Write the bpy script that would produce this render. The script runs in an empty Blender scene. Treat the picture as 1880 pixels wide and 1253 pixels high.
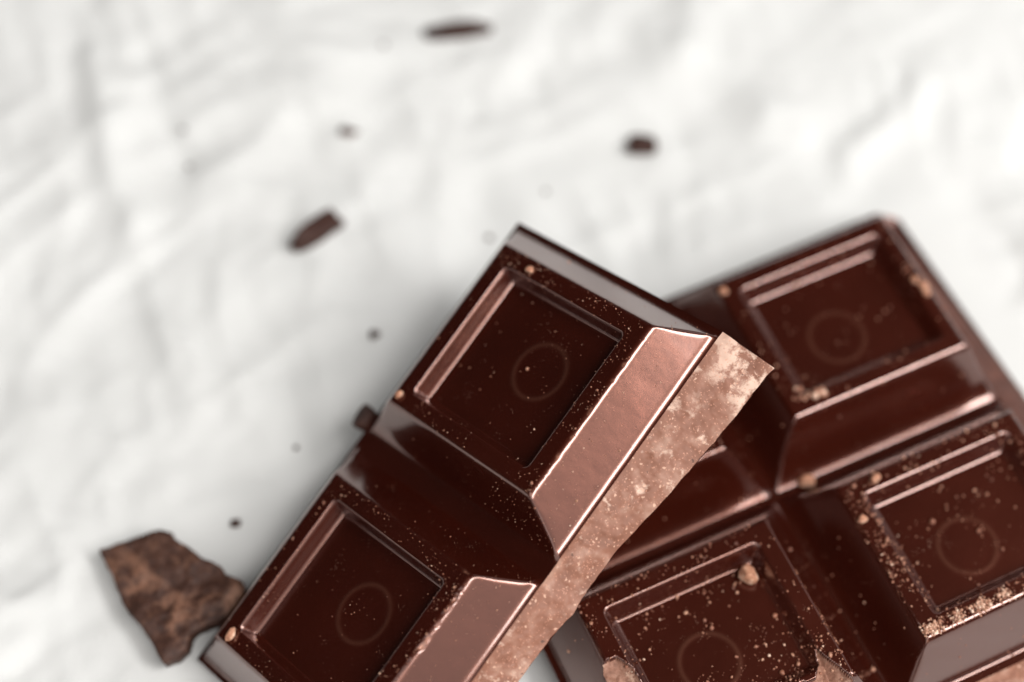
import bpy, math, random
import numpy as np
from mathutils import Matrix, Vector

S = 0.001                       # everything below is written in millimetres
scene = bpy.context.scene
COL = scene.collection
rng = np.random.default_rng(7)
random.seed(7)

# ------------------------------------------------------------------ camera
CAM_POS = Vector((0, 0, 225.03)) * S
cam = bpy.data.cameras.new('camera')
cam_ob = bpy.data.objects.new('camera', cam)
COL.objects.link(cam_ob)
cam_ob.location = CAM_POS
cam_ob.rotation_euler = (0.50112, 0, 0)
cam.sensor_width = 36.0
cam.lens = 3415.0 / 1880.0 * 36.0
cam.clip_start = 0.005
cam.clip_end = 20.0
cam.dof.use_dof = True
cam.dof.focus_distance = 0.2185
cam.dof.aperture_fstop = 6.6
scene.camera = cam_ob

# ------------------------------------------------------------------ world + lamps
world = bpy.data.worlds.new('World')
scene.world = world
world.use_nodes = True
wb = world.node_tree.nodes['Background']
wb.inputs[0].default_value = (1.0, 0.98, 0.95, 1)
wb.inputs[1].default_value = 0.012

def polar(az, el, dist, target=(0.02, 0.105, 0.01)):
    a, e = math.radians(az), math.radians(el)
    t = Vector(target)
    return t + Vector((math.sin(a) * math.cos(e), math.cos(a) * math.cos(e), math.sin(e))) * dist, t

TILT = -34.0
def area(name, az, el, dist, sx, sy, radiance, color=(1, 1, 1), target=(0.02, 0.105, 0.01)):
    la = bpy.data.lights.new(name, 'AREA')
    la.shape = 'RECTANGLE'
    la.size, la.size_y = sx, sy
    la.energy = radiance * math.pi * sx * sy       # radiance -> watts for a one-sided area lamp
    la.color = color
    o = bpy.data.objects.new(name, la)
    COL.objects.link(o)
    p, t = polar(az, el, dist, target)
    o.location = p
    o.rotation_euler = (t - p).to_track_quat('-Z', 'Y').to_euler()
    return o

wl = area('window_light', 112.5, 51, 0.9, 0.24, 0.56, 15.5, (1, 0.975, 0.95))
wl.rotation_euler = (wl.rotation_euler.to_matrix() @ Matrix.Rotation(math.radians(TILT), 3, 'Z')).to_euler()   # tall window strip, leaned so the flat block's bevels catch its highlight
area('edge_glint_light', 148, 66, 0.9, 0.38, 0.15, 17.0, (1, 0.975, 0.95))  # added lamp, draws bright lines along the tilted bar's rounded edges
area('room_light', 165, 52, 1.0, 1.0, 0.8, 0.72, (1, 0.93, 0.885))
area('near_left_light', -140, 45, 1.1, 1.0, 0.9, 0.95, (1.0, 0.975, 0.95))  # soft fill added to lift the cloth beside the tilted bar
area('near_light', 180, 20, 1.1, 1.4, 0.5, 0.5, (1, 1, 1))
area('back_right_light', 38, 30, 1.2, 1.3, 0.6, 0.55, (1, 0.99, 0.985))  # weak added fill that brightens the cloth from behind
area('right_light', 84, 30, 1.2, 0.8, 0.6, 2.0, (1, 0.99, 0.985))
sp = bpy.data.lights.new('sun_patch_light', 'SPOT')
sp.energy = 2.5
sp.spot_size = math.radians(8.6)
sp.spot_blend = 0.6
sp.shadow_soft_size = 0.03
sp.color = (1, 0.98, 0.95)
spo = bpy.data.objects.new('sun_patch_light', sp)
COL.objects.link(spo)
pp, tt = polar(78, 56, 1.0, (0.084, 0.128, 0.0))
spo.location = pp
spo.rotation_euler = (tt - pp).to_track_quat('-Z', 'Y').to_euler()

scene.view_settings.view_transform = 'Standard'
scene.view_settings.look = 'None'
scene.view_settings.exposure = 0.3
scene.view_settings.gamma = 1.0
scene.cycles.use_denoising = True
scene.cycles.max_bounces = 8

# ------------------------------------------------------------------ helpers
def tag(o, label=None, cat=None, group=None, kind=None):
    if label: o['label'] = label
    if cat: o['category'] = cat
    if group: o['group'] = group
    if kind: o['kind'] = kind
    return o

def _hash(ix, iy, iz, seed):
    h = (ix.astype(np.int64) * 374761393 + iy.astype(np.int64) * 668265263 + iz.astype(np.int64) * 2147483647 + seed * 974711) & 0xffffffff
    h = ((h ^ (h >> 13)) * 1274126177) & 0xffffffff
    h = ((h ^ (h >> 16)) * 2246822519) & 0xffffffff
    return ((h ^ (h >> 15)) & 0xffffff) / float(0xffffff)

def vnoise(x, y, z=None, seed=0):
    x = np.asarray(x, float); y = np.asarray(y, float)
    z = np.zeros_like(x) if z is None else np.asarray(z, float)
    ix, iy, iz = np.floor(x), np.floor(y), np.floor(z)
    fx, fy, fz = x - ix, y - iy, z - iz
    fx = fx * fx * fx * (fx * (fx * 6 - 15) + 10); fy = fy * fy * fy * (fy * (fy * 6 - 15) + 10); fz = fz * fz * (3 - 2 * fz)
    def L(a, b, t): return a + (b - a) * t
    def c(dx, dy, dz): return _hash(ix + dx, iy + dy, iz + dz, seed)
    r = L(L(L(c(0, 0, 0), c(1, 0, 0), fx), L(c(0, 1, 0), c(1, 1, 0), fx), fy),
          L(L(c(0, 0, 1), c(1, 0, 1), fx), L(c(0, 1, 1), c(1, 1, 1), fx), fy), fz)
    return r * 2 - 1

def fbm(x, y, z=None, seed=0, octv=4, gain=0.5):
    s = 0; a = 1; f = 1; n = 0
    for k in range(octv):
        s = s + a * vnoise(np.asarray(x) * f + 17.3 * k, np.asarray(y) * f - 9.1 * k, None if z is None else np.asarray(z) * f, seed + k)
        n += a; a *= gain; f *= 2.03
    return s / n

def mesh_np(name, verts, faces, mat, parent=None, smooth=True, attrs=None):
    """verts in mm; faces an (n,3) or (n,4) int array or a list of tuples"""
    me = bpy.data.meshes.new(name)
    v = np.asarray(verts, np.float32) * S
    if isinstance(faces, np.ndarray):
        k = faces.shape[1]
        me.vertices.add(len(v)); me.vertices.foreach_set('co', v.ravel())
        me.loops.add(faces.size); me.loops.foreach_set('vertex_index', faces.astype(np.int32).ravel())
        me.polygons.add(len(faces))
        me.polygons.foreach_set('loop_start', np.arange(0, faces.size, k, dtype=np.int32))
        me.polygons.foreach_set('loop_total', np.full(len(faces), k, np.int32))
    else:
        me.from_pydata(v.tolist(), [], faces)
    me.update(calc_edges=True)
    me.polygons.foreach_set('use_smooth', np.full(len(me.polygons), smooth, bool))
    for nm, val in (attrs or {}).items():
        a = me.attributes.new(nm, 'FLOAT', 'POINT')
        a.data.foreach_set('value', np.asarray(val, np.float32))
    me.validate()
    me.materials.append(mat)
    o = bpy.data.objects.new(name, me)
    COL.objects.link(o)
    if parent: o.parent = parent
    return o

def grid_faces(nu, nv):
    i = np.arange(nu - 1)[:, None]; j = np.arange(nv - 1)[None, :]
    a = i * nv + j
    return np.stack([a, a + nv, a + nv + 1, a + 1], -1).reshape(-1, 4)

def submesh(name, V, F, mask, mat, parent, attrs):
    F2 = F[mask]
    if len(F2) == 0: return None
    used, inv = np.unique(F2, return_inverse=True)
    return mesh_np(name, V[used], inv.reshape(F2.shape), mat, parent, True, {k: a[used] for k, a in attrs.items()})

def axis_lines(lo, hi, feats, fine=0.075, coarse=0.55):
    """sorted coordinates, close together around each (centre, halfwidth) feature"""
    x = lo; out = [lo]
    while x < hi - 1e-6:
        st = coarse
        for c, w in feats:
            d = abs(x - c) - w
            st = min(st, fine if d <= 0 else fine + d * 0.35)
        x = min(hi, x + st)
        out.append(x)
    if len(out) > 2 and out[-1] - out[-2] < 0.02: out.pop(-2)
    return np.array(out)

# ------------------------------------------------------------------ materials
def new_mat(name):
    m = bpy.data.materials.new(name); m.use_nodes = True
    nt = m.node_tree
    return m, nt, nt.nodes['Principled BSDF']

def N(nt, t, **kw):
    n = nt.nodes.new(t)
    for k, v in kw.items():
        if k in n.inputs: n.inputs[k].default_value = v
        else: setattr(n, k, v)
    return n

def ramp(nt, fac, stops):
    r = nt.nodes.new('ShaderNodeValToRGB')
    while len(r.color_ramp.elements) > 1: r.color_ramp.elements.remove(r.color_ramp.elements[0])
    r.color_ramp.elements[0].position = stops[0][0]; r.color_ramp.elements[0].color = (*stops[0][1], 1)
    for p, c in stops[1:]:
        e = r.color_ramp.elements.new(p); e.color = (*c, 1)
    nt.links.new(fac, r.inputs[0])
    return r

def choco_mat(name, base=(0.025, 0.0032, 0.0014), dusty=0.55):
    m, nt, b = new_mat(name)
    L = nt.links
    tc = N(nt, 'ShaderNodeTexCoord')
    n1 = N(nt, 'ShaderNodeTexNoise', Scale=90.0, Detail=3.0)
    L.new(tc.outputs['Object'], n1.inputs['Vector'])
    lo = tuple(c * 0.86 for c in base); hi = tuple(c * 1.15 for c in base)
    r1 = ramp(nt, n1.outputs['Fac'], [(0.3, lo), (0.7, hi)])
    # fine cocoa dust: sparse tiny pale specks
    vo = N(nt, 'ShaderNodeTexVoronoi', Scale=4200.0)
    L.new(tc.outputs['Object'], vo.inputs['Vector'])
    ns = N(nt, 'ShaderNodeTexNoise', Scale=260.0, Detail=2.0)
    L.new(tc.outputs['Object'], ns.inputs['Vector'])
    mr = N(nt, 'ShaderNodeMapRange'); mr.inputs['From Min'].default_value = 0.45; mr.inputs['From Max'].default_value = 0.75
    mr.inputs['To Min'].default_value = 0.0; mr.inputs['To Max'].default_value = 0.3 * dusty
    L.new(ns.outputs['Fac'], mr.inputs['Value'])
    lt = N(nt, 'ShaderNodeMath', operation='LESS_THAN')
    L.new(vo.outputs['Distance'], lt.inputs[0]); L.new(mr.outputs[0], lt.inputs[1])
    wn = N(nt, 'ShaderNodeSeparateColor'); L.new(vo.outputs['Color'], wn.inputs[0])
    gt = N(nt, 'ShaderNodeMath', operation='GREATER_THAN'); gt.inputs[1].default_value = 0.72
    L.new(wn.outputs[0], gt.inputs[0])
    mu = N(nt, 'ShaderNodeMath', operation='MULTIPLY'); L.new(lt.outputs[0], mu.inputs[0]); L.new(gt.outputs[0], mu.inputs[1])
    mx = N(nt, 'ShaderNodeMix', data_type='RGBA')
    L.new(mu.outputs[0], mx.inputs['Factor']); L.new(r1.outputs[0], mx.inputs['A']); mx.inputs['B'].default_value = (0.6, 0.38, 0.28, 1)
    # worn chips where the surface is knocked off, and a paler ring mark
    at = N(nt, 'ShaderNodeAttribute', attribute_name='wear_and_ring')
    mx2 = N(nt, 'ShaderNodeMix', data_type='RGBA')
    L.new(at.outputs['Fac'], mx2.inputs['Factor']); L.new(mx.outputs['Result'], mx2.inputs['A']); mx2.inputs['B'].default_value = (0.36, 0.17, 0.11, 1)
    L.new(mx2.outputs['Result'], b.inputs['Base Color'])
    n2 = N(nt, 'ShaderNodeTexNoise', Scale=45.0, Detail=4.0)
    L.new(tc.outputs['Object'], n2.inputs['Vector'])
    rr = N(nt, 'ShaderNodeMapRange'); rr.inputs['To Min'].default_value = 0.2; rr.inputs['To Max'].default_value = 0.31
    L.new(n2.outputs['Fac'], rr.inputs['Value'])
    L.new(rr.outputs[0], b.inputs['Roughness'])
    b.inputs['IOR'].default_value = 1.6
    b.inputs['Specular IOR Level'].default_value = 0.85
    b.inputs['Specular Tint'].default_value = (1.0, 0.41, 0.28, 1)
    b.inputs['Coat Weight'].default_value = 0.7
    b.inputs['Coat Roughness'].default_value = 0.11
    b.inputs['Coat IOR'].default_value = 1.8
    bp = N(nt, 'ShaderNodeBump'); bp.inputs['Strength'].default_value = 0.1; bp.inputs['Distance'].default_value = 0.0002
    n3 = N(nt, 'ShaderNodeTexNoise', Scale=700.0, Detail=3.0)
    L.new(tc.outputs['Object'], n3.inputs['Vector'])
    L.new(n3.outputs['Fac'], bp.inputs['Height'])
    bp2 = N(nt, 'ShaderNodeBump'); bp2.inputs['Strength'].default_value = 0.14; bp2.inputs['Distance'].default_value = 0.0005
    n4 = N(nt, 'ShaderNodeTexNoise', Scale=110.0, Detail=2.0)
    L.new(tc.outputs['Object'], n4.inputs['Vector'])
    L.new(n4.outputs['Fac'], bp2.inputs['Height']); L.new(bp.outputs[0], bp2.inputs['Normal'])
    L.new(bp2.outputs[0], b.inputs['Normal'])
    return m

def rough_mat(name, dark, mid, pale, scale=180.0, patch=60.0, lo=0.5, hi=0.62, soft=False):
    """snapped or powdery chocolate"""
    m, nt, b = new_mat(name); L = nt.links
    tc = N(nt, 'ShaderNodeTexCoord')
    n1 = N(nt, 'ShaderNodeTexNoise', Scale=scale * 8, Detail=8.0, Roughness=0.75)
    L.new(tc.outputs['Object'], n1.inputs['Vector'])
    r1 = ramp(nt, n1.outputs['Fac'], [(0.28, dark), (0.52, mid), (0.8, tuple(0.6 * a + 0.4 * c for a, c in zip(mid, pale)))])
    n2 = N(nt, 'ShaderNodeTexNoise', Scale=patch * 5, Detail=9.0, Roughness=0.68, Distortion=0.25)
    L.new(tc.outputs['Object'], n2.inputs['Vector'])
    f2 = n2.outputs['Fac']
    if soft:      # chalkier towards the far tip of the break
        sx = N(nt, 'ShaderNodeSeparateXYZ'); L.new(tc.outputs['Object'], sx.inputs[0])
        my = N(nt, 'ShaderNodeMapRange'); my.inputs['From Min'].default_value = 0.003; my.inputs['From Max'].default_value = 0.016
        my.inputs['To Min'].default_value = 0.0; my.inputs['To Max'].default_value = 0.12
        L.new(sx.outputs[1], my.inputs['Value'])
        ad = N(nt, 'ShaderNodeMath', operation='ADD'); L.new(f2, ad.inputs[0]); L.new(my.outputs[0], ad.inputs[1]); f2 = ad.outputs[0]
    r2 = ramp(nt, f2, [(lo, (0, 0, 0)), (hi, (1, 1, 1))])
    mx = N(nt, 'ShaderNodeMix', data_type='RGBA')
    L.new(r2.outputs[0], mx.inputs['Factor']); L.new(r1.outputs[0], mx.inputs['A']); mx.inputs['B'].default_value = (*pale, 1)
    if soft:
        # scuffs gather in places, with fine pale grains and a few small dark pits between
        n1.inputs['Scale'].default_value = 420.0; n1.inputs['Detail'].default_value = 4.0; n1.inputs['Roughness'].default_value = 0.5
        n5 = N(nt, 'ShaderNodeTexNoise', Scale=75.0, Detail=1.0)
        L.new(tc.outputs['Object'], n5.inputs['Vector'])
        a5 = N(nt, 'ShaderNodeMath', operation='ADD'); L.new(n5.outputs['Fac'], a5.inputs[0]); L.new(my.outputs[0], a5.inputs[1])
        r5 = ramp(nt, a5.outputs[0], [(0.42, (0.1, 0.1, 0.1)), (0.58, (1, 1, 1))])
        mm = N(nt, 'ShaderNodeMath', operation='MULTIPLY'); L.new(r2.outputs[0], mm.inputs[0]); L.new(r5.outputs[0], mm.inputs[1])
        L.new(mm.outputs[0], mx.inputs['Factor'])
        prev = mx
        nd = N(nt, 'ShaderNodeTexNoise', Scale=2200.0, Detail=2.0); L.new(tc.outputs['Object'], nd.inputs['Vector'])
        vm = N(nt, 'ShaderNodeVectorMath', operation='SCALE'); vm.inputs['Scale'].default_value = 0.0006; L.new(nd.outputs['Color'], vm.inputs[0])
        va = N(nt, 'ShaderNodeVectorMath', operation='ADD'); L.new(tc.outputs['Object'], va.inputs[0]); L.new(vm.outputs[0], va.inputs[1])
        for sc, th, fr, colr in ((3600.0, 0.28, 0.55, (0.5, 0.25, 0.17, 1)), (1700.0, 0.27, 0.8, (0.6, 0.37, 0.27, 1)), (700.0, 0.12, 0.82, (0.05, 0.018, 0.011, 1))):
            v_ = N(nt, 'ShaderNodeTexVoronoi', Scale=sc); L.new(va.outputs[0], v_.inputs['Vector'])
            l_ = N(nt, 'ShaderNodeMath', operation='LESS_THAN'); l_.inputs[1].default_value = th; L.new(v_.outputs['Distance'], l_.inputs[0])
            c_ = N(nt, 'ShaderNodeSeparateColor'); L.new(v_.outputs['Color'], c_.inputs[0])
            g_ = N(nt, 'ShaderNodeMath', operation='GREATER_THAN'); g_.inputs[1].default_value = fr; L.new(c_.outputs[1], g_.inputs[0])
            m_ = N(nt, 'ShaderNodeMath', operation='MULTIPLY'); L.new(l_.outputs[0], m_.inputs[0]); L.new(g_.outputs[0], m_.inputs[1])
            m2_ = N(nt, 'ShaderNodeMath', operation='MULTIPLY'); m2_.inputs[1].default_value = 0.75; L.new(m_.outputs[0], m2_.inputs[0])
            k_ = N(nt, 'ShaderNodeMix', data_type='RGBA'); L.new(m2_.outputs[0], k_.inputs['Factor']); L.new(prev.outputs['Result'], k_.inputs['A']); k_.inputs['B'].default_value = colr
            prev = k_
        mx = prev
    L.new(mx.outputs['Result'], b.inputs['Base Color'])
    b.inputs['Roughness'].default_value = 0.6
    b.inputs['Specular IOR Level'].default_value = 0.35
    bp = N(nt, 'ShaderNodeBump'); bp.inputs['Strength'].default_value = 0.6; bp.inputs['Distance'].default_value = 0.00025
    L.new(n1.outputs['Fac'], bp.inputs['Height']); L.new(bp.outputs[0], b.inputs['Normal'])
    return m

def dust_mat(name):
    m, nt, b = new_mat(name); L = nt.links
    at = N(nt, 'ShaderNodeAttribute', attribute_name='tone')
    r = ramp(nt, at.outputs['Fac'], [(0.0, (0.1, 0.032, 0.019)), (0.4, (0.25, 0.098, 0.056)), (0.75, (0.43, 0.23, 0.15)), (1.0, (0.72, 0.52, 0.4))])
    L.new(r.outputs[0], b.inputs['Base Color'])
    b.inputs['Roughness'].default_value = 0.45
    b.inputs['Subsurface Weight'].default_value = 0.0
    return m

def cloth_mat():
    m, nt, b = new_mat('white_cloth'); L = nt.links
    tc = N(nt, 'ShaderNodeTexCoord')
    n1 = N(nt, 'ShaderNodeTexNoise', Scale=14.0, Detail=3.0)
    L.new(tc.outputs['Object'], n1.inputs['Vector'])
    r1 = ramp(nt, n1.outputs['Fac'], [(0.3, (0.56, 0.567, 0.558)), (0.7, (0.585, 0.592, 0.585))])
    L.new(r1.outputs[0], b.inputs['Base Color'])
    b.inputs['Roughness'].default_value = 0.85
    b.inputs['Specular IOR Level'].default_value = 0.2
    # plain weave, far too fine to see but felt as softness
    bp = N(nt, 'ShaderNodeBump'); bp.inputs['Strength'].default_value = 0.25; bp.inputs['Distance'].default_value = 0.0002
    n3 = N(nt, 'ShaderNodeTexNoise', Scale=1800.0, Detail=2.0)
    L.new(tc.outputs['Object'], n3.inputs['Vector'])
    L.new(n3.outputs['Fac'], bp.inputs['Height']); L.new(bp.outputs[0], b.inputs['Normal'])
    return m

M_CHOC = choco_mat('dark_chocolate')
M_BREAK = rough_mat('snapped_chocolate', (0.17, 0.071, 0.044), (0.23, 0.1, 0.064), (0.6, 0.42, 0.33), patch=80.0, lo=0.57, hi=0.66, soft=True)
M_SCAR = rough_mat('chipped_chocolate', (0.12, 0.05, 0.03), (0.25, 0.12, 0.08), (0.6, 0.42, 0.32), lo=0.55, hi=0.7)
M_SHARD = rough_mat('dull_chocolate', (0.014, 0.005, 0.0035), (0.046, 0.018, 0.011), (0.27, 0.135, 0.085), scale=70, patch=38.0, lo=0.5, hi=0.72)
M_CRUMB = rough_mat('crumb_chocolate', (0.012, 0.004, 0.003), (0.038, 0.012, 0.007), (0.11, 0.042, 0.025), scale=200, patch=90, lo=0.6, hi=0.8)
M_PALE = rough_mat('pale_crumb_chocolate', (0.2, 0.08, 0.045), (0.42, 0.2, 0.12), (0.75, 0.52, 0.38), scale=200, patch=90)
M_DUST = dust_mat('cocoa_dust')
M_CLOTH = cloth_mat()

# ------------------------------------------------------------------ the cloth
def rz(a): return Matrix.Rotation(a, 4, 'Z')
def rx(a): return Matrix.Rotation(a, 4, 'X')
def ry(a): return Matrix.Rotation(a, 4, 'Y')
POSE1 = Matrix.Translation(Vector((3.0971, 104.713, 22.9098)) * S) @ rz(-0.660145) @ rx(0.29724) @ ry(-0.40280)
POSE2 = Matrix.Translation(Vector((43.1913, 120.2434, 4.6762)) * S) @ rz(0.432402) @ rx(-0.00572) @ ry(-0.0002)

def smoothstep(a, b, x):
    t = np.clip((x - a) / (b - a), 0, 1)
    return t * t * (3 - 2 * t)

def cloth_h(x, y):
    """millimetre height of the cloth"""
    wx = x + 9 * fbm(x / 38, y / 38, seed=3, octv=2); wy = y + 9 * fbm(x / 38 + 5, y / 38, seed=4, octv=2)
    def rid(ax, ay, sc, sd):
        n = fbm((wx * ax + wy * ay) / sc, (-wx * ay + wy * ax) / (sc * 2.6), seed=sd, octv=2, gain=0.4)
        return (1 - np.abs(n) * 2.4)
    h = 0.85 * rid(0.93, 0.36, 26, 11) + 0.6 * rid(0.8, -0.6, 19, 21) + 0.5 * rid(0.3, 0.95, 23, 31)
    h += 0.62 * rid(0.95, 0.25, 10.0, 41) + 0.42 * rid(0.55, -0.83, 8.0, 45) + 0.34 * rid(0.9, 0.4, 5.2, 47) + 0.16 * rid(0.5, 0.85, 3.6, 49) + 0.9 * fbm(x / 50, y / 50, seed=51, octv=2)
    h += 0.1 * fbm(x / 3.5, y / 3.5, seed=61, octv=2)
    # a few long drawn creases
    for (x0, y0, x1, y1, w, a) in ((-66, 178, -52, 138, 2.6, 1.6), (-58, 180, -46, 150, 2.2, -1.1), (-88, 108, -76, 132, 2.5, 1.3), (-48, 128, -28, 104, 3.0, 1.0),
                                   (46, 148, 66, 172, 3.0, 1.5), (72, 150, 84, 168, 2.6, -1.3), (70, 118, 80, 146, 2.6, 1.4), (-70, 84, -40, 92, 2.0, 0.9),
                                   (-72, 72, -44, 86, 1.6, -0.9), (-30, 172, -14, 132, 3.0, 0.8), (20, 178, 44, 158, 3.0, 0.9)):
        d = np.hypot(x1 - x0, y1 - y0); tx, ty = (x1 - x0) / d, (y1 - y0) / d
        s = (x - x0) * tx + (y - y0) * ty; t = -(x - x0) * ty + (y - y0) * tx + 1.5 * vnoise(s / 9, s * 0 + x0, seed=5)
        h += a * np.exp(-(t / w) ** 2) * smoothstep(-6, 8, s) * (1 - smoothstep(d - 8, d + 6, s))
    # pressed flat under the bars
    c_, s_ = math.cos(0.4324), math.sin(0.4324)
    u = (x - 43.2) * c_ + (y - 120.2) * s_; v = -(x - 43.2) * s_ + (y - 120.2) * c_
    d2 = np.hypot(np.maximum(np.abs(u + 16) - 39, 0), np.maximum(np.abs(v + 18.5) - 35, 0))
    d1 = np.maximum(np.hypot(x + 27, y - 84) - 10, 0)
    d3 = np.maximum(np.hypot((x + 42) / 1.2, y - 87) - 9, 0)
    k = smoothstep(0, 13, np.minimum(np.minimum(d2, d1), d3 + 3))
    z = (h - 1.2) * (0.05 + 0.95 * k) * 0.82
    z = np.where(z > 0, z, z * 0.8) - 0.25
    dent = np.exp(-(((x + 30) / 12) ** 2 + ((y - 80) / 10) ** 2))
    return z - 1.1 * dent

def build_cloth():
    xs = np.linspace(-210, 210, 420); ys = np.linspace(-60, 330, 400)
    X, Y = np.meshgrid(xs, ys, indexing='ij')
    V = np.stack([X.ravel(), Y.ravel(), cloth_h(X.ravel(), Y.ravel())], 1)
    o = mesh_np('cloth', V, grid_faces(len(xs), len(ys)), M_CLOTH)
    tag(o, 'crumpled white cloth spread under the chocolate, with soft creases', 'cloth')
    return o
cloth = build_cloth()

# ------------------------------------------------------------------ moulded chocolate squares
def smin(a, b, k):
    return np.minimum(a, b) - np.maximum(k - np.abs(a - b), 0) ** 2 / (4 * k)
def smax(a, b, k): return -smin(-a, -b, k)

class Mould:
    def __init__(s, tu, tv, fu, fv, H, pu, pv, ring, kfoot):
        s.tu, s.tv, s.fu, s.fv, s.H, s.pu, s.pv, s.ring, s.kf = tu, tv, fu, fv, H, pu, pv, ring, kfoot
        s.ru, s.rv = tu - 2.62, tv - 2.35          # recess mouth half sizes
        if fv - tv > 3.85: s.rv = tv - 2.45
        s.D, s.wall = (2.2, 0.82) if H < 7 else (2.3, 1.15)

    def height(s, u, v, kf=None, sd=0):
        if kf is not None and len(kf) == 5:      # square at the bar's right end: wider foot on that side
            u = np.where(u > 10.9, np.where(u < 12.55, 10.9 + (u - 10.9) * (s.tu - 10.9) / 1.65, s.tu + (u - 12.55) * (s.fu - s.tu) / (15.6 - 12.55)), u)
            kf = kf[:4]
        """kf: (k for -u, +u, -v, +v feet)"""
        kf = kf or (s.kf,) * 4
        au, av = np.abs(u), np.abs(v)
        su, sv = s.H / (s.fu - s.tu), s.H / (s.fv - s.tv)
        hu = su * (s.fu - au); hv = sv * (s.fv - av)
        ku = np.where(u < 0, kf[0], kf[1]); kv = np.where(v < 0, kf[2], kf[3])
        wob = 0.05 * fbm(u / 5, v / 5, seed=70 + sd, octv=3)
        body = smin(smin(hu, hv, 0.45), np.full_like(hu, s.H), 0.48 * (su + sv) / 2)
        hu2 = smax(hu, 0 * hu, ku); hv2 = smax(hv, 0 * hv, kv)
        body = np.where(body < s.H * 0.6, smin(hu2, hv2, 0.45), body)
        body = np.maximum(body, 0)
        # recess
        r = 0.75
        qx = np.maximum(au - (s.ru - r), 0); qy = np.maximum(av - (s.rv - r), 0)
        d = np.hypot(qx, qy) - r + np.minimum(np.maximum(au - (s.ru - r), av - (s.rv - r)), 0)
        slope = s.D / s.wall
        w = smin(smax(-d * slope, 0 * d, 0.6), s.D + 0 * d, 0.7)
        h = body - w
        # ring mark
        rr = np.hypot(u - s.ring[0], v - s.ring[1])
        ringb = np.exp(-((rr - 3.65) / 0.3) ** 2)
        h = h + 0.035 * ringb
        # slight unevenness of the cast surface and sink of the floor
        h = h + 0.02 * fbm(u / 7, v / 7, seed=sd + 5, octv=2) + 0.035 * fbm(u / 2.2, v / 2.2, seed=sd + 9, octv=2) * 0.25
        # knocks along the top edges
        edge = np.exp(-((np.maximum(au - s.tu, av - s.tv)) / 0.3) ** 2) * (np.maximum(au / s.tu, av / s.tv) > 0.9)
        kn = np.maximum(fbm(u / 1.1, v / 1.1, seed=sd + 33, octv=3) - 0.16, 0) * edge
        kn2 = np.maximum(fbm(u / 0.6, v / 0.6, seed=sd + 35, octv=2) - 0.30, 0) * np.exp(-(np.maximum(au - s.tu, av - s.tv) + 0.3) ** 2 / 0.5)
        h = h - np.where(u > 10, 0.22 if sd in (2, 14) else 0.06, 0.03) * kn - 0.04 * kn2
        wear_and_ring = np.maximum(np.clip(kn * np.where(u > 10, 2.5 if sd in (2, 14) else 1.2, 0.8) - 0.25, 0, 0.7), 0.07 * ringb)
        floor = (d < -s.wall - 0.75)
        return h, wear_and_ring, floor, d

def build_square(mo, cu, cv, parent, ext, kf, sd, cut=None):
    """ext = (u-, u+, v-, v+) how far the square's own skin runs from its centre"""
    fe = [(mo.tu, 0.6), (mo.fu, 0.7), (mo.ru, 0.35), (mo.ru - mo.wall, 0.35), (-mo.tu, 0.6), (-mo.fu, 0.7), (-mo.ru, 0.35), (-mo.ru + mo.wall, 0.35)]
    gv = [(mo.tv, 0.6), (mo.fv, 0.7), (mo.rv, 0.35), (mo.rv - mo.wall, 0.35), (-mo.tv, 0.6), (-mo.fv, 0.7), (-mo.rv, 0.35), (-mo.rv + mo.wall, 0.35)]
    rg = [(mo.ring[0] + a, 0.5) for a in (-3.65, 3.65)]; rgv = [(mo.ring[1] + a, 0.5) for a in (-3.65, 3.65)]
    fine = 0.085
    us = axis_lines(-ext[0], ext[1], fe + [(mo.ring[0], 4.2)] * 0 + rg, fine, 0.3 if cut is None else 0.13)
    vs = axis_lines(-ext[2], ext[3], gv + rgv, fine, 0.3 if cut is None else 0.13)
    U, W = np.meshgrid(us, vs, indexing='ij'); u, v = U.ravel(), W.ravel()
    h, wear_and_ring, floor, d = mo.height(u, v, kf, sd)
    scar = np.zeros_like(h)
    if cut is not None:
        hc = cut(u, v)
        scar = (hc < h).astype(float)
        h = np.minimum(h, hc)
    V = np.stack([u + cu, v + cv, h], 1)
    F = grid_faces(len(us), len(vs))
    fl = floor[F].all(1)
    sc = scar[F].sum(1) >= 3
    at = {'wear_and_ring': wear_and_ring}
    sq = submesh('square', V, F, ~fl & ~sc, M_CHOC, parent, at)
    submesh('recessed_panel', V, F, fl & ~sc, M_CHOC, sq, at)
    if sc.any():
        submesh('broken_corner', V, F, sc, M_SCAR, sq, at)
    return sq

def strip(name, top, bot, n_across, mat, parent, amp, sd, seg=0.35):
    """rough face between two polylines (functions of t in mm along v), displaced outwards"""
    (t0, t1) = top[0], top[1]
    n = int(abs(t1 - t0) / seg) + 2
    ts = np.linspace(t0, t1, n); ws = np.linspace(0, 1, n_across)
    T, W = np.meshgrid(ts, ws, indexing='ij')
    A = top[2](T); B = bot(T)
    P = A * (1 - W[..., None]) + B * W[..., None]
    nr = fbm(T / 2.2, W * 2.2, seed=sd, octv=4, gain=0.6) * amp + fbm(T / 9, W * 1.2, seed=sd + 3, octv=2) * amp * 1.2 + 0.35 * amp * fbm(T / 0.7, W * 8, seed=sd + 7, octv=3) - 1.4 * amp * np.maximum(fbm(T / 1.6, W * 4, seed=sd + 9, octv=3) - 0.3, 0)
    fade = np.clip(W * 6, 0, 1) * np.clip((1 - W) * 3.5 + 0.25, 0, 1)
    du = np.array([1.0, 0, 1.0]) / math.sqrt(2)
    P = P + (nr * fade)[..., None] * du
    F = grid_faces(n, n_across)
    return mesh_np(name, P.reshape(-1, 3), F, mat, parent)

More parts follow.
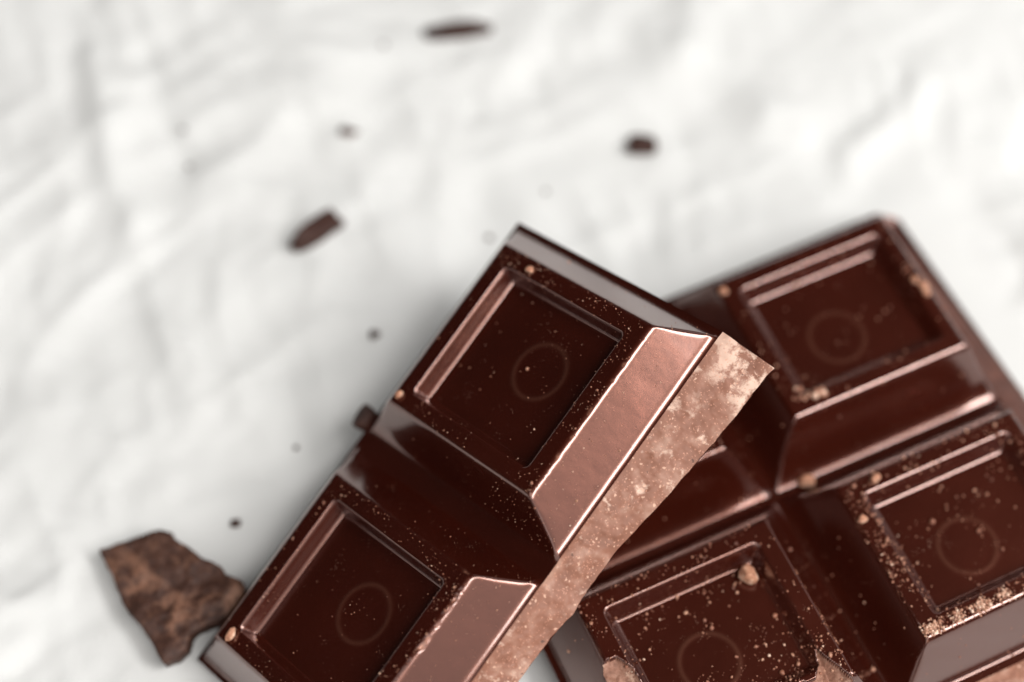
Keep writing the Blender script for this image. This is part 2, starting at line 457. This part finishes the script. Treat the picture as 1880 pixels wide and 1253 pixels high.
# ---- bar one, the short strip of two squares lying across
bar1 = bpy.data.objects.new('chocolate_bar', None); COL.objects.link(bar1)
bar1.empty_display_size = 0.01
bar1.matrix_world = POSE1
tag(bar1, 'strip of two dark chocolate squares propped up across the flat block, snapped edge facing right', 'chocolate bar', 'pieces of dark chocolate bar')
m1 = Mould(13.21, 12.15, 17.66, 15.96, 5.67, 35.9, 35.56, (2.0, 1.0), 0.5)
PV1 = 35.563
build_square(m1, 0, 0, bar1, (18.35, 17.95, PV1 / 2, 16.7), (0.5, 0.9, 1.6, 0.35), 1)
build_square(m1, 0, -PV1, bar1, (18.35, 17.95, 16.7, PV1 / 2), (0.5, 0.9, 0.35, 1.6), 2)

def edge1(T):
    u = 17.95 + 0 * T
    # the groove's end is snapped a little further in
    h = m1.height(np.full_like(T, 17.94), np.where(T > -PV1 / 2, T, T + PV1), (0.5, 0.9, 1.6, 1.6), 1)[0]
    return np.stack([u, T, np.maximum(h, 0) + 0.004], -1)
def bot1(T):
    u = np.interp(T, [-53, -30, -20, -12, -2, 10, 16.8], [20.0, 20.3, 21.0, 20.8, 22.4, 23.6, 24.0]) + 0.18 * fbm(T / 2.5, T * 0, seed=81, octv=3)
    zb = -4.07 + 2.9 * smoothstep(38, 52, -T) + 0.12 * fbm(T / 3, T * 0, seed=83, octv=2)
    return np.stack([u, T + 0.0 * T, zb], -1)
strip('snapped_edge', (16.7, -52.26, edge1), bot1, 34, M_BREAK, bar1, 0.24, 90, 0.16)

def slab1():
    # underside, far, near and left faces of the base
    vs = np.linspace(16.7, -52.26, 90)
    V = []; F = []
    for v in vs:
        b = bot1(np.array([v]))[0]
        z = b[2]
        V += [(b[0], v, z), (-17.3, v, z), (-18.1, v, z + 0.8), (-18.35, v, 0.0)]
    n = len(vs)
    for i in range(n - 1):
        for k in range(3):
            F.append((i * 4 + k, i * 4 + k + 1, (i + 1) * 4 + k + 1, (i + 1) * 4 + k))
    e0 = len(V); t = edge1(np.array([vs[0]]))[0]; V.append(tuple(t)); F.append((e0, 3, 2, 1, 0))
    e1 = len(V); t = edge1(np.array([vs[-1]]))[0]; V.append(tuple(t)); m = (n - 1) * 4; F.append((m, m + 1, m + 2, m + 3, e1))
    return mesh_np('base', V, F, M_CHOC, bar1, False)
slab1()

# ---- bar two, four squares lying flat
bar2 = bpy.data.objects.new('chocolate_bar', None); COL.objects.link(bar2)
bar2.empty_display_size = 0.01
bar2.matrix_world = POSE2
tag(bar2, 'block of four dark chocolate squares lying flat on the white cloth at the right', 'chocolate bar', 'pieces of dark chocolate bar')
m2 = Mould(13.10, 11.06, 16.95, 14.96, 8.41, 35.97, 32.51, (-1.4, -1.9), 1.4)
PU, PV = 35.97, 32.51
KF_ = (2.4, 2.4, 2.8, 1.4)
def broken_front(u, v):
    """fracture through the near rim of the near left square"""
    nz = fbm(u / 2.2, v / 2.2, seed=120, octv=4, gain=0.55)
    b = np.interp(u, [-16, -13.6, -11.6, -10.4, -9.4, 8.6, 9.8, 10.4, 11.2, 13.2, 15], [2.2, 2.6, 2.4, 0.6, -9.6, -9.3, -8.0, -6.2, -8.2, -12.2, -15.5])
    b = b + 0.5 * fbm(u / 1.4, u * 0, seed=123, octv=3)
    return np.where(v < b, 8.15 - 0.42 * np.minimum((b - v), 14) - 0.55 + 0.6 * nz, 1e3)
e = (PU / 2, PU / 2, PV / 2, PV / 2)
build_square(m2, 0, 0, bar2, (PU / 2, 15.95, PV / 2, 15.7), (2.4, 0.9, 4.6, 0.5, 1), 11)
build_square(m2, -PU, 0, bar2, (17.8, PU / 2, PV / 2, 15.7), (0.6, 2.4, 4.6, 0.5), 12)
build_square(m2, 0, -PV, bar2, (PU / 2, 15.95, 16.3, PV / 2), (2.4, 0.9, 0.6, 1.4, 1), 13)
build_square(m2, -PU, -PV, bar2, (17.8, PU / 2, 16.3, PV / 2), (0.6, 2.4, 0.6, 1.4), 14, broken_front)

def edge2(T):
    h = m2.height(np.full_like(T, 15.94), np.where(T > -PV / 2, T, T + PV), (2.4, 0.9, 4.6, 1.4, 1), 11)[0]
    return np.stack([15.95 + 0 * T, T, np.maximum(h, 0) + 0.004], -1)
def bot2(T):
    u = np.interp(T, [-50, -14, -4, 6, 15], [21.8, 21.3, 20.6, 19.9, 18.7]) + 0.3 * fbm(T / 3.2, T * 0, seed=181, octv=3)
    return np.stack([u, T, -4.3 + 0 * T], -1)
strip('snapped_edge', (15.7, -PV - 16.3, edge2), bot2, 18, rough_mat('snapped_dark_chocolate', (0.035, 0.01, 0.006), (0.075, 0.024, 0.015), (0.16, 0.06, 0.04), lo=0.5, hi=0.8), bar2, 0.22, 190, 0.2)
def edge2n(T):
    return np.stack([T, np.full_like(T, -PV - 16.3), np.zeros_like(T)], -1)
def bot2n(T):
    v = -PV - 19.5 + 0.5 * fbm(T / 3.0, T * 0, seed=187, octv=3)
    return np.stack([T, v, -4.3 + 0 * T], -1)
strip('snapped_edge', (15.95, -PU - 17.8, edge2n), bot2n, 14, M_BREAK, bar2, 0.15, 196, 0.3)
def slab2():
    V = [(22.6, -PV - 19.4, -4.35), (-PU - 17.2, -PV - 19.4, -4.35), (-PU - 17.2, 15.2, -4.35), (20.5, 15.7, -4.35),
         (-PU - 17.8, -PV - 16.3, -0.002), (-PU - 17.8, 15.7, -0.002), (15.95, 15.7, -0.002)]
    F = [(0, 1, 2, 3), (1, 4, 5, 2), (2, 5, 6, 3)]
    return mesh_np('base', V, F, M_CHOC, bar2, False)
slab2()

# ------------------------------------------------------------------ crumbs and dust
def ico():
    t = (1 + 5 ** 0.5) / 2
    v = np.array([(-1, t, 0), (1, t, 0), (-1, -t, 0), (1, -t, 0), (0, -1, t), (0, 1, t), (0, -1, -t), (0, 1, -t), (t, 0, -1), (t, 0, 1), (-t, 0, -1), (-t, 0, 1)], float)
    v /= np.linalg.norm(v[0])
    f = np.array([(0, 11, 5), (0, 5, 1), (0, 1, 7), (0, 7, 10), (0, 10, 11), (1, 5, 9), (5, 11, 4), (11, 10, 2), (10, 7, 6), (7, 1, 8),
                  (3, 9, 4), (3, 4, 2), (3, 2, 6), (3, 6, 8), (3, 8, 9), (4, 9, 5), (2, 4, 11), (6, 2, 10), (8, 6, 7), (9, 8, 1)])
    return v, f
def subdiv(v, f, n):
    for _ in range(n):
        v = list(map(tuple, v)); cache = {}; nf = []
        def mid(a, b):
            k = (min(a, b), max(a, b))
            if k not in cache:
                m = np.array(v[a]) + np.array(v[b]); m /= np.linalg.norm(m); v.append(tuple(m)); cache[k] = len(v) - 1
            return cache[k]
        for a, b, c in f:
            x, y, z = mid(a, b), mid(b, c), mid(c, a)
            nf += [(a, x, z), (b, y, x), (c, z, y), (x, y, z)]
        v = np.array(v); f = np.array(nf)
    return v, f
ICO0 = ico(); ICO1 = subdiv(*ICO0, 1); ICO3 = subdiv(*ICO0, 3)

def height_on(mo, cells, u, v):
    """height of the moulded top at bar coordinates; cells = list of (cu, cv, kf, cut)"""
    h = np.zeros_like(u); best = np.full_like(u, 1e9)
    for cu, cv, kf, cut in cells:
        d = np.maximum(np.abs(u - cu) / mo.pu, np.abs(v - cv) / mo.pv)
        hh = mo.height(u - cu, v - cv, kf, 0)[0]
        if cut is not None: hh = np.minimum(hh, cut(u - cu, v - cv))
        h = np.where(d < best, hh, h); best = np.minimum(d, best)
    return h
CELLS1 = [(0, 0, (0.5, 0.25, 1.6, 0.35), None), (0, -PV1, (0.5, 0.25, 0.35, 1.6), None)]
CELLS2 = [(0, 0, (2.4, 0.9, 4.6, 0.5, 1), None), (-PU, 0, (0.6, 2.4, 4.6, 0.5), None), (0, -PV, (2.4, 0.9, 0.6, 1.4, 1), None), (-PU, -PV, (0.6, 2.4, 0.6, 1.4), broken_front)]

def scatter(name, mo, cells, u, v, r, tone, pose, label):
    h = height_on(mo, cells, u, v)
    parts = []
    for base, sel in ((ICO1, r > 0.11), (ICO0, r <= 0.11)):
        bv, bf = base
        idx = np.where(sel)[0]
        if len(idx) == 0: continue
        k = len(bv)
        sc = r[idx][:, None, None] * rng.uniform(0.75, 1.25, (len(idx), 1, 3)) * rng.uniform(0.8, 1.15, (len(idx), k, 1))
        ang = rng.uniform(0, 6.283, len(idx)); ca, sa = np.cos(ang), np.sin(ang)
        q = bv[None] * sc
        q = np.stack([q[..., 0] * ca[:, None] - q[..., 1] * sa[:, None], q[..., 0] * sa[:, None] + q[..., 1] * ca[:, None], q[..., 2] * 0.85], -1)
        q += np.stack([u[idx], v[idx], h[idx] + r[idx] * 0.45], -1)[:, None]
        parts.append((q.reshape(-1, 3), bf, len(idx), k, np.repeat(tone[idx], k)))
    V = np.concatenate([p[0] for p in parts]); T = np.concatenate([p[4] for p in parts])
    F = []; off = 0
    for q, bf, n, k, _ in parts:
        F.append((bf[None] + (np.arange(n) * k)[:, None, None]).reshape(-1, 3) + off); off += n * k
    o = mesh_np(name, V, np.concatenate(F), M_DUST, None, True, {'tone': T})
    o.matrix_world = pose
    tag(o, label, 'crumbs', None, 'stuff')
    return o

def dust_points(cells, mo, n, dens):
    out = []
    for cu, cv, _, _ in cells:
        u = rng.uniform(-18, 18, n); v = rng.uniform(-16, 16, n)
        p = dens(u, v, cu, cv)
        k = rng.uniform(0, 1, n) < p
        out.append(np.stack([u[k] + cu, v[k] + cv], 1))
    return np.concatenate(out)

def rimmask(mo, u, v):
    au, av = np.abs(u), np.abs(v)
    top = (au < mo.tu) & (av < mo.tv)
    rec = (au < mo.ru - 0.3) & (av < mo.rv - 0.3)
    return top & ~rec, rec, ~top

def sizes(n, med, sig, lo, hi): return np.clip(med * np.exp(rng.normal(0, sig, n)), lo, hi)

# dust on bar one: rims carry most of it, the slopes a few pale specks
def dens1(u, v, cu, cv):
    rim, rec, sl = rimmask(m1, u, v)
    cl = np.clip(0.5 + 1.6 * fbm((u + cu) / 2.6, (v + cv) / 2.6, seed=301, octv=3), 0, 1)
    near_edge = np.exp(-((13.2 - u) / 3.5) ** 2) + 0.6 * np.exp(-((12.1 - v) / 2.5) ** 2)
    return rim * cl * (0.2 + 0.5 * near_edge) + rec * (0.018 + 0.05 * np.exp(-((u - 2) ** 2 + (v - 1) ** 2) / 9)) + sl * (0.03 + 0.22 * (v < 0) * (u > 6) + 0.12 * (u > 13)) * (u > -10)
P = dust_points(CELLS1, m1, 9000, dens1)
r = sizes(len(P), 0.042, 0.45, 0.024, 0.2)
scatter('chocolate_dust', m1, CELLS1, P[:, 0], P[:, 1], r, np.clip(rng.normal(0.55, 0.22, len(P)), 0, 1), POSE1, 'fine cocoa dust scattered over the two tilted chocolate squares')

def dens2(u, v, cu, cv):
    rim, rec, sl = rimmask(m2, u, v)
    cl = np.clip(0.5 + 1.8 * fbm((u + cu) / 3.0, (v + cv) / 3.0, seed=311, octv=3), 0, 1)
    front = 1.0 if cv < -1 else 0.45
    R = 1.0 if cu < -1 else 0.6
    heap = (np.exp(-((u + 12) / 2.2) ** 2) * np.exp(-((v - 0) / 8) ** 2)) * (cv < -1)
    heap2 = np.exp(-((v + 10.3) / 1.0) ** 2) * (cv < -1) * (cu > -1) * 1.2 + np.exp(-((u - 12.2) / 0.9) ** 2) * (cv < -1) * (cu < -1) * (v < 2) * 1.0
    return np.clip(rim * (cl * (0.45 + heap + heap2)) * front + rec * (0.17 + 0.15 * (cu < -1) * (v < 2)) * (0.05 + 1.4 * cl ** 2) * front * R + sl * 0.035 * front * (v < 9), 0, 1)
P = dust_points(CELLS2, m2, 8500, dens2)
r = sizes(len(P), 0.075, 0.5, 0.03, 0.34)
scatter('chocolate_dust', m2, CELLS2, P[:, 0], P[:, 1], r, np.clip(rng.normal(0.42, 0.2, len(P)), 0, 1), POSE2, 'small round cocoa crumbs scattered over the four flat chocolate squares')

# powder heaped on the near rim of the near right square
n = 1200
cu_ = rng.choice([-12.3, -11.4, -8.3, -5.2, -4.4, -1.6, 2.5, 6.5], n); uu = cu_ + rng.normal(0, 0.55, n); vv = -10.0 + rng.normal(0, 0.42, n) - PV - 0.0
vv = np.clip(vv, -PV - 11.0, -PV - 8.9)
scatter('chocolate_powder', m2, CELLS2, np.clip(uu, -13, 13), vv, sizes(n, 0.07, 0.5, 0.03, 0.26), np.clip(rng.normal(0.72, 0.18, n), 0, 1), POSE2,
        'pale cocoa powder heaped along the near rim of the lower right square')

def crumb(name, pos, size, mat, label, cat='chocolate crumb', rot=(0, 0, 0), pose=None, blocky=0.5, sd=0, group=None):
    """irregular little lump; size = full extents in mm"""
    v, f = ICO3
    s = np.sign(v) * np.abs(v) ** (1 - blocky * 0.62)
    s = s / np.abs(s).max(0)
    nz = 1 + 0.22 * fbm(v[:, 0] * 1.6 + sd, v[:, 1] * 1.6, v[:, 2] * 1.6, seed=400 + sd, octv=3)[:, None]
    # a few flat fracture planes
    rr = np.random.default_rng(sd + 50)
    s = s * nz
    for _ in range(7):
        nrm = rr.normal(size=3); nrm /= np.linalg.norm(nrm); d = rr.uniform(0.62, 0.9)
        k = s @ nrm; s = s - np.outer(np.maximum(k - d, 0), nrm)
    V = s * np.array(size) / 2
    o = mesh_np(name, V, f, mat, None, True)
    Mx = Matrix.Translation(Vector(pos) * S) @ Matrix.Rotation(rot[2], 4, 'Z') @ Matrix.Rotation(rot[1], 4, 'Y') @ Matrix.Rotation(rot[0], 4, 'X')
    o.matrix_world = (pose @ Mx) if pose is not None else Mx
    tag(o, label, cat, group)
    return o

G1 = 'chocolate crumbs scattered on the cloth'
def on_cloth(x, y, hz): return (x, y, float(cloth_h(np.array([float(x)]), np.array([float(y)]))[0]) + hz)
D = math.radians
crumb('chocolate_splinter', on_cloth(-8.0, 177.6, 0.9), (10.2, 3.2, 2.2), M_CRUMB, 'long dark chocolate splinter at the top of the cloth', 'chocolate splinter', (0, 0, D(7)), blocky=0.9, sd=63, group=G1)
crumb('chocolate_flake', on_cloth(-24.2, 158.3, 0.4), (3.4, 1.8, 1.0), M_SHARD, 'small thin chocolate flake between the top splinter and the rectangular one', 'chocolate flake', (0, 0, D(-5)), sd=2, group=G1)
crumb('chocolate_crumb', on_cloth(19.2, 156.3, 0.9), (4.6, 3.5, 2.0), M_CRUMB, 'round dark chocolate crumb lying alone above the two bars', 'chocolate crumb', (0, 0, D(-12)), sd=3, group=G1)
crumb('chocolate_splinter', on_cloth(-28.3, 140.2, 1.0), (8.4, 3.6, 2.2), M_CRUMB, 'short rectangular chocolate splinter slanting left of the tilted bar', 'chocolate splinter', (0, 0, D(40)), blocky=1.1, sd=61, group=G1)
crumb('chocolate_crumb', on_cloth(-18.9, 123.8, 0.6), (1.4, 1.5, 1.1), M_CRUMB, 'tiny dark crumb beside the left edge of the upper tilted square', 'chocolate crumb', sd=5, group=G1)
crumb('chocolate_crumb', on_cloth(-36.2, 96.1, 0.3), (1.3, 1.2, 0.7), M_CRUMB, 'tiny pale brown crumb between the broken shard and the lower tilted square', 'chocolate crumb', sd=7, group=G1)
G0 = 'faint specks of chocolate on the cloth'
for k, (x, y, s_, lb) in enumerate(((-28.8, 107.0, 0.8, 'faint speck on the cloth left of the groove of the tilted bar'), (4.9, 148.7, 0.8, 'faint speck on the cloth above the tilted bar, left of the round crumb'),
                                    (-19.4, 174.6, 0.8, 'faint speck on the cloth just left below the long top splinter'), (-3.2, 141.0, 1.0, 'faint speck beside the top corner of the tilted bar'),
                                    (-48.5, 159.0, 0.75, 'upper of two faint specks on the cloth at the upper left'), (-47.2, 153.1, 0.75, 'lower of two faint specks on the cloth at the upper left'))):
    crumb('chocolate_speck', on_cloth(x, y, 0.2), (s_, s_ * 0.8, 0.4), M_CRUMB, lb, 'chocolate speck', sd=20 + k, group=G0)
crumb('chocolate_crumb', (-19.9, -15.4, 0.2), (3.0, 3.4, 2.4), M_CRUMB, 'dark crumb stuck at the left end of the groove between the tilted squares', 'chocolate crumb', pose=POSE1, sd=8)

# crumbs that lie on the bars
H1, H2 = 5.67, 8.41
crumb('chocolate_crumb', (-10.8, -46.4, H1 + 0.35), (2.0, 0.9, 0.9), M_PALE, 'oblong pale crumb on the left corner of the lower tilted square', rot=(0, 0, D(95)), pose=POSE1, sd=30)
crumb('chocolate_crumb', (-6.8, 10.9, H1 + 0.25), (1.0, 0.9, 0.7), M_PALE, 'pale crumb on the far rim of the upper tilted square', pose=POSE1, sd=31)
crumb('chocolate_crumb', (-12.0, -10.8, H1 + 0.25), (1.2, 0.7, 0.7), M_PALE, 'small pale crumb on the left corner of the upper tilted square', rot=(0, 0, D(100)), pose=POSE1, sd=32)
crumb('chocolate_chunk', (-28.1, -26.9, 6.66 + 0.75), (2.2, 2.4, 1.7), M_PALE, 'largest pale chunk, lying inside the recess of the lower middle square', 'chocolate chunk', rot=(0.3, 0.2, D(25)), pose=POSE2, blocky=0.9, sd=33)
crumb('chocolate_crumb', (-13.4, -16.6, 0.75), (2.2, 1.5, 1.4), M_PALE, 'pale lump lying in the groove junction between the flat squares', pose=POSE2, sd=34, rot=(0, 0, D(-20)))
n = 46
t_ = rng.uniform(0, 1, n); uu = -11.6 + 4.0 * t_ + rng.normal(0, 0.2, n); vv = -8.6 - 0.5 * t_ + rng.normal(0, 0.28, n) + 1.6 * (rng.uniform(0, 1, n) < 0.3) * (1 - t_)
scatter('chocolate_powder', m2, CELLS2, uu, vv, sizes(n, 0.2, 0.4, 0.08, 0.42), np.clip(rng.normal(0.62, 0.15, n), 0, 1), POSE2,
        'curved trail of pale crumbs on the near left rim corner of the upper right square')
for k, (u, v, s_, lb) in enumerate(((11.3, 0.3, 1.1, 'upper crumb of the three on the right rim of the upper right square'), (11.9, -1.0, 1.3, 'middle crumb of the three on the right rim of the upper right square'),
                                    (11.5, -2.2, 1.0, 'lowest crumb of the three on the right rim of the upper right square'))):
    crumb('chocolate_crumb', (u, v, H2 + 0.25), (s_, s_, 0.8), M_PALE, lb, pose=POSE2, sd=40 + k, group='crumbs on the upper right square')
crumb('chocolate_crumb', (-12.6, 9.3, H2 + 0.2), (1.2, 1.1, 0.8), M_PALE, 'crumb on the far left corner of the upper right square', pose=POSE2, sd=44)
crumb('chocolate_crumb', (-8.0, -22.6, H2 + 0.25), (1.3, 1.0, 0.9), M_PALE, 'crumb on the far rim of the lower right square near its left end', pose=POSE2, sd=45)
crumb('chocolate_crumb', (-12.2, -26.7, H2 + 0.2), (1.1, 0.9, 0.7), M_PALE, 'crumb on the left rim of the lower right square', pose=POSE2, sd=46)

# ------------------------------------------------------------------ the broken shard on the left
def shard():
    # outline on the cloth seen from above, mm
    px = [(183, 1012), (206, 1003), (230, 994), (262, 981), (293, 973), (315, 977), (322, 990), (345, 1003), (370, 1026), (388, 1031), (405, 1040), (412, 1052), (428, 1060), (441, 1066), (450, 1078),
          (442, 1096), (430, 1111), (418, 1126), (400, 1136), (378, 1146), (356, 1153), (347, 1166), (341, 1188), (322, 1204), (299, 1215), (287, 1196), (277, 1175), (262, 1152), (243, 1130), (230, 1117), (222, 1098), (214, 1080), (206, 1058), (196, 1036)]
    R = Matrix.Rotation(0.50112, 3, 'X')
    pts = []
    n0 = Vector((-0.075, 0.03, 1.0)).normalized(); p0 = Vector((-44, 86, 3.9))
    for x, y in px:
        d = R @ Vector(((x - 940) / 3415.0, -(y - 626.5) / 3415.0, -1.0))
        o = Vector((0, 0, 225.03))
        t = (p0 - o).dot(n0) / d.dot(n0)
        pts.append(o + d * t)
    c = sum(pts, Vector()) / len(pts)
    # local frame on the slab plane
    ex = Vector((1, 0, 0)); ex = (ex - n0 * ex.dot(n0)).normalized(); ey = n0.cross(ex)
    q = np.array([((p - c).dot(ex), (p - c).dot(ey)) for p in pts])
    # resample outline densely with small roughness
    seg = []
    m = len(q)
    for i in range(m):
        a, b = q[i], q[(i + 1) % m]; k = max(2, int(np.hypot(*(b - a)) / 0.35))
        for j in range(k): seg.append(a + (b - a) * j / k)
    q = np.array(seg); m = len(q)
    nz = fbm(q[:, 0] / 1.3, q[:, 1] / 1.3, seed=500, octv=3) * 0.13
    rad = np.hypot(q[:, 0], q[:, 1])[:, None]
    q = q * (1 + nz[:, None] / rad)
    rings = 26; V = []; F = []
    th = 3.2
    for k in range(rings + 1):
        s_ = k / rings
        sc = 1 - (1 - s_) * 1.0
        for i in range(m):
            x, y = q[i] * s_
            e_ = (1 - s_)
            z = 0.6 * fbm(np.array([x / 4.2]), np.array([y / 4.2]), seed=510, octv=4, gain=0.55)[0] + 0.35 * max(0, fbm(np.array([x / 2.0]), np.array([y / 2.0]), seed=515, octv=2)[0])
            z -= 0.18 * math.exp(-(e_ * rings / 1.2) ** 2)
            V.append((x, y, z))
    for k in range(rings):
        for i in range(m):
            j = (i + 1) % m
            F.append((k * m + i, (k + 1) * m + i, (k + 1) * m + j, k * m + j))
    base = (rings) * m
    # side wall and underside
    for lv, (sh, dz) in enumerate(((1.012, -0.5), (1.0, -1.4), (0.985, -2.4), (0.95, -th), (0.0, -th + 0.1))):
        for i in range(m):
            x, y = q[i] * sh
            w = 0.18 * fbm(np.array([i / 5.0]), np.array([lv * 1.7]), seed=520, octv=3)[0]
            r_ = math.hypot(x, y) + 1e-6
            V.append((x + w * x / r_, y + w * y / r_, dz + 0.1 * w))
        for i in range(m):
            j = (i + 1) % m
            F.append((base + i, base + m + i, base + m + j, base + j))
        base += m
    o = mesh_np('chocolate_shard', np.array(V), np.array(F), M_SHARD, None, True)
    mw = Matrix((( ex.x, ey.x, n0.x, c.x * S), (ex.y, ey.y, n0.y, c.y * S), (ex.z, ey.z, n0.z, c.z * S), (0, 0, 0, 1)))
    o.matrix_world = mw
    tag(o, 'dull brown broken shard of chocolate lying on the cloth at the lower left', 'chocolate shard')
shard()
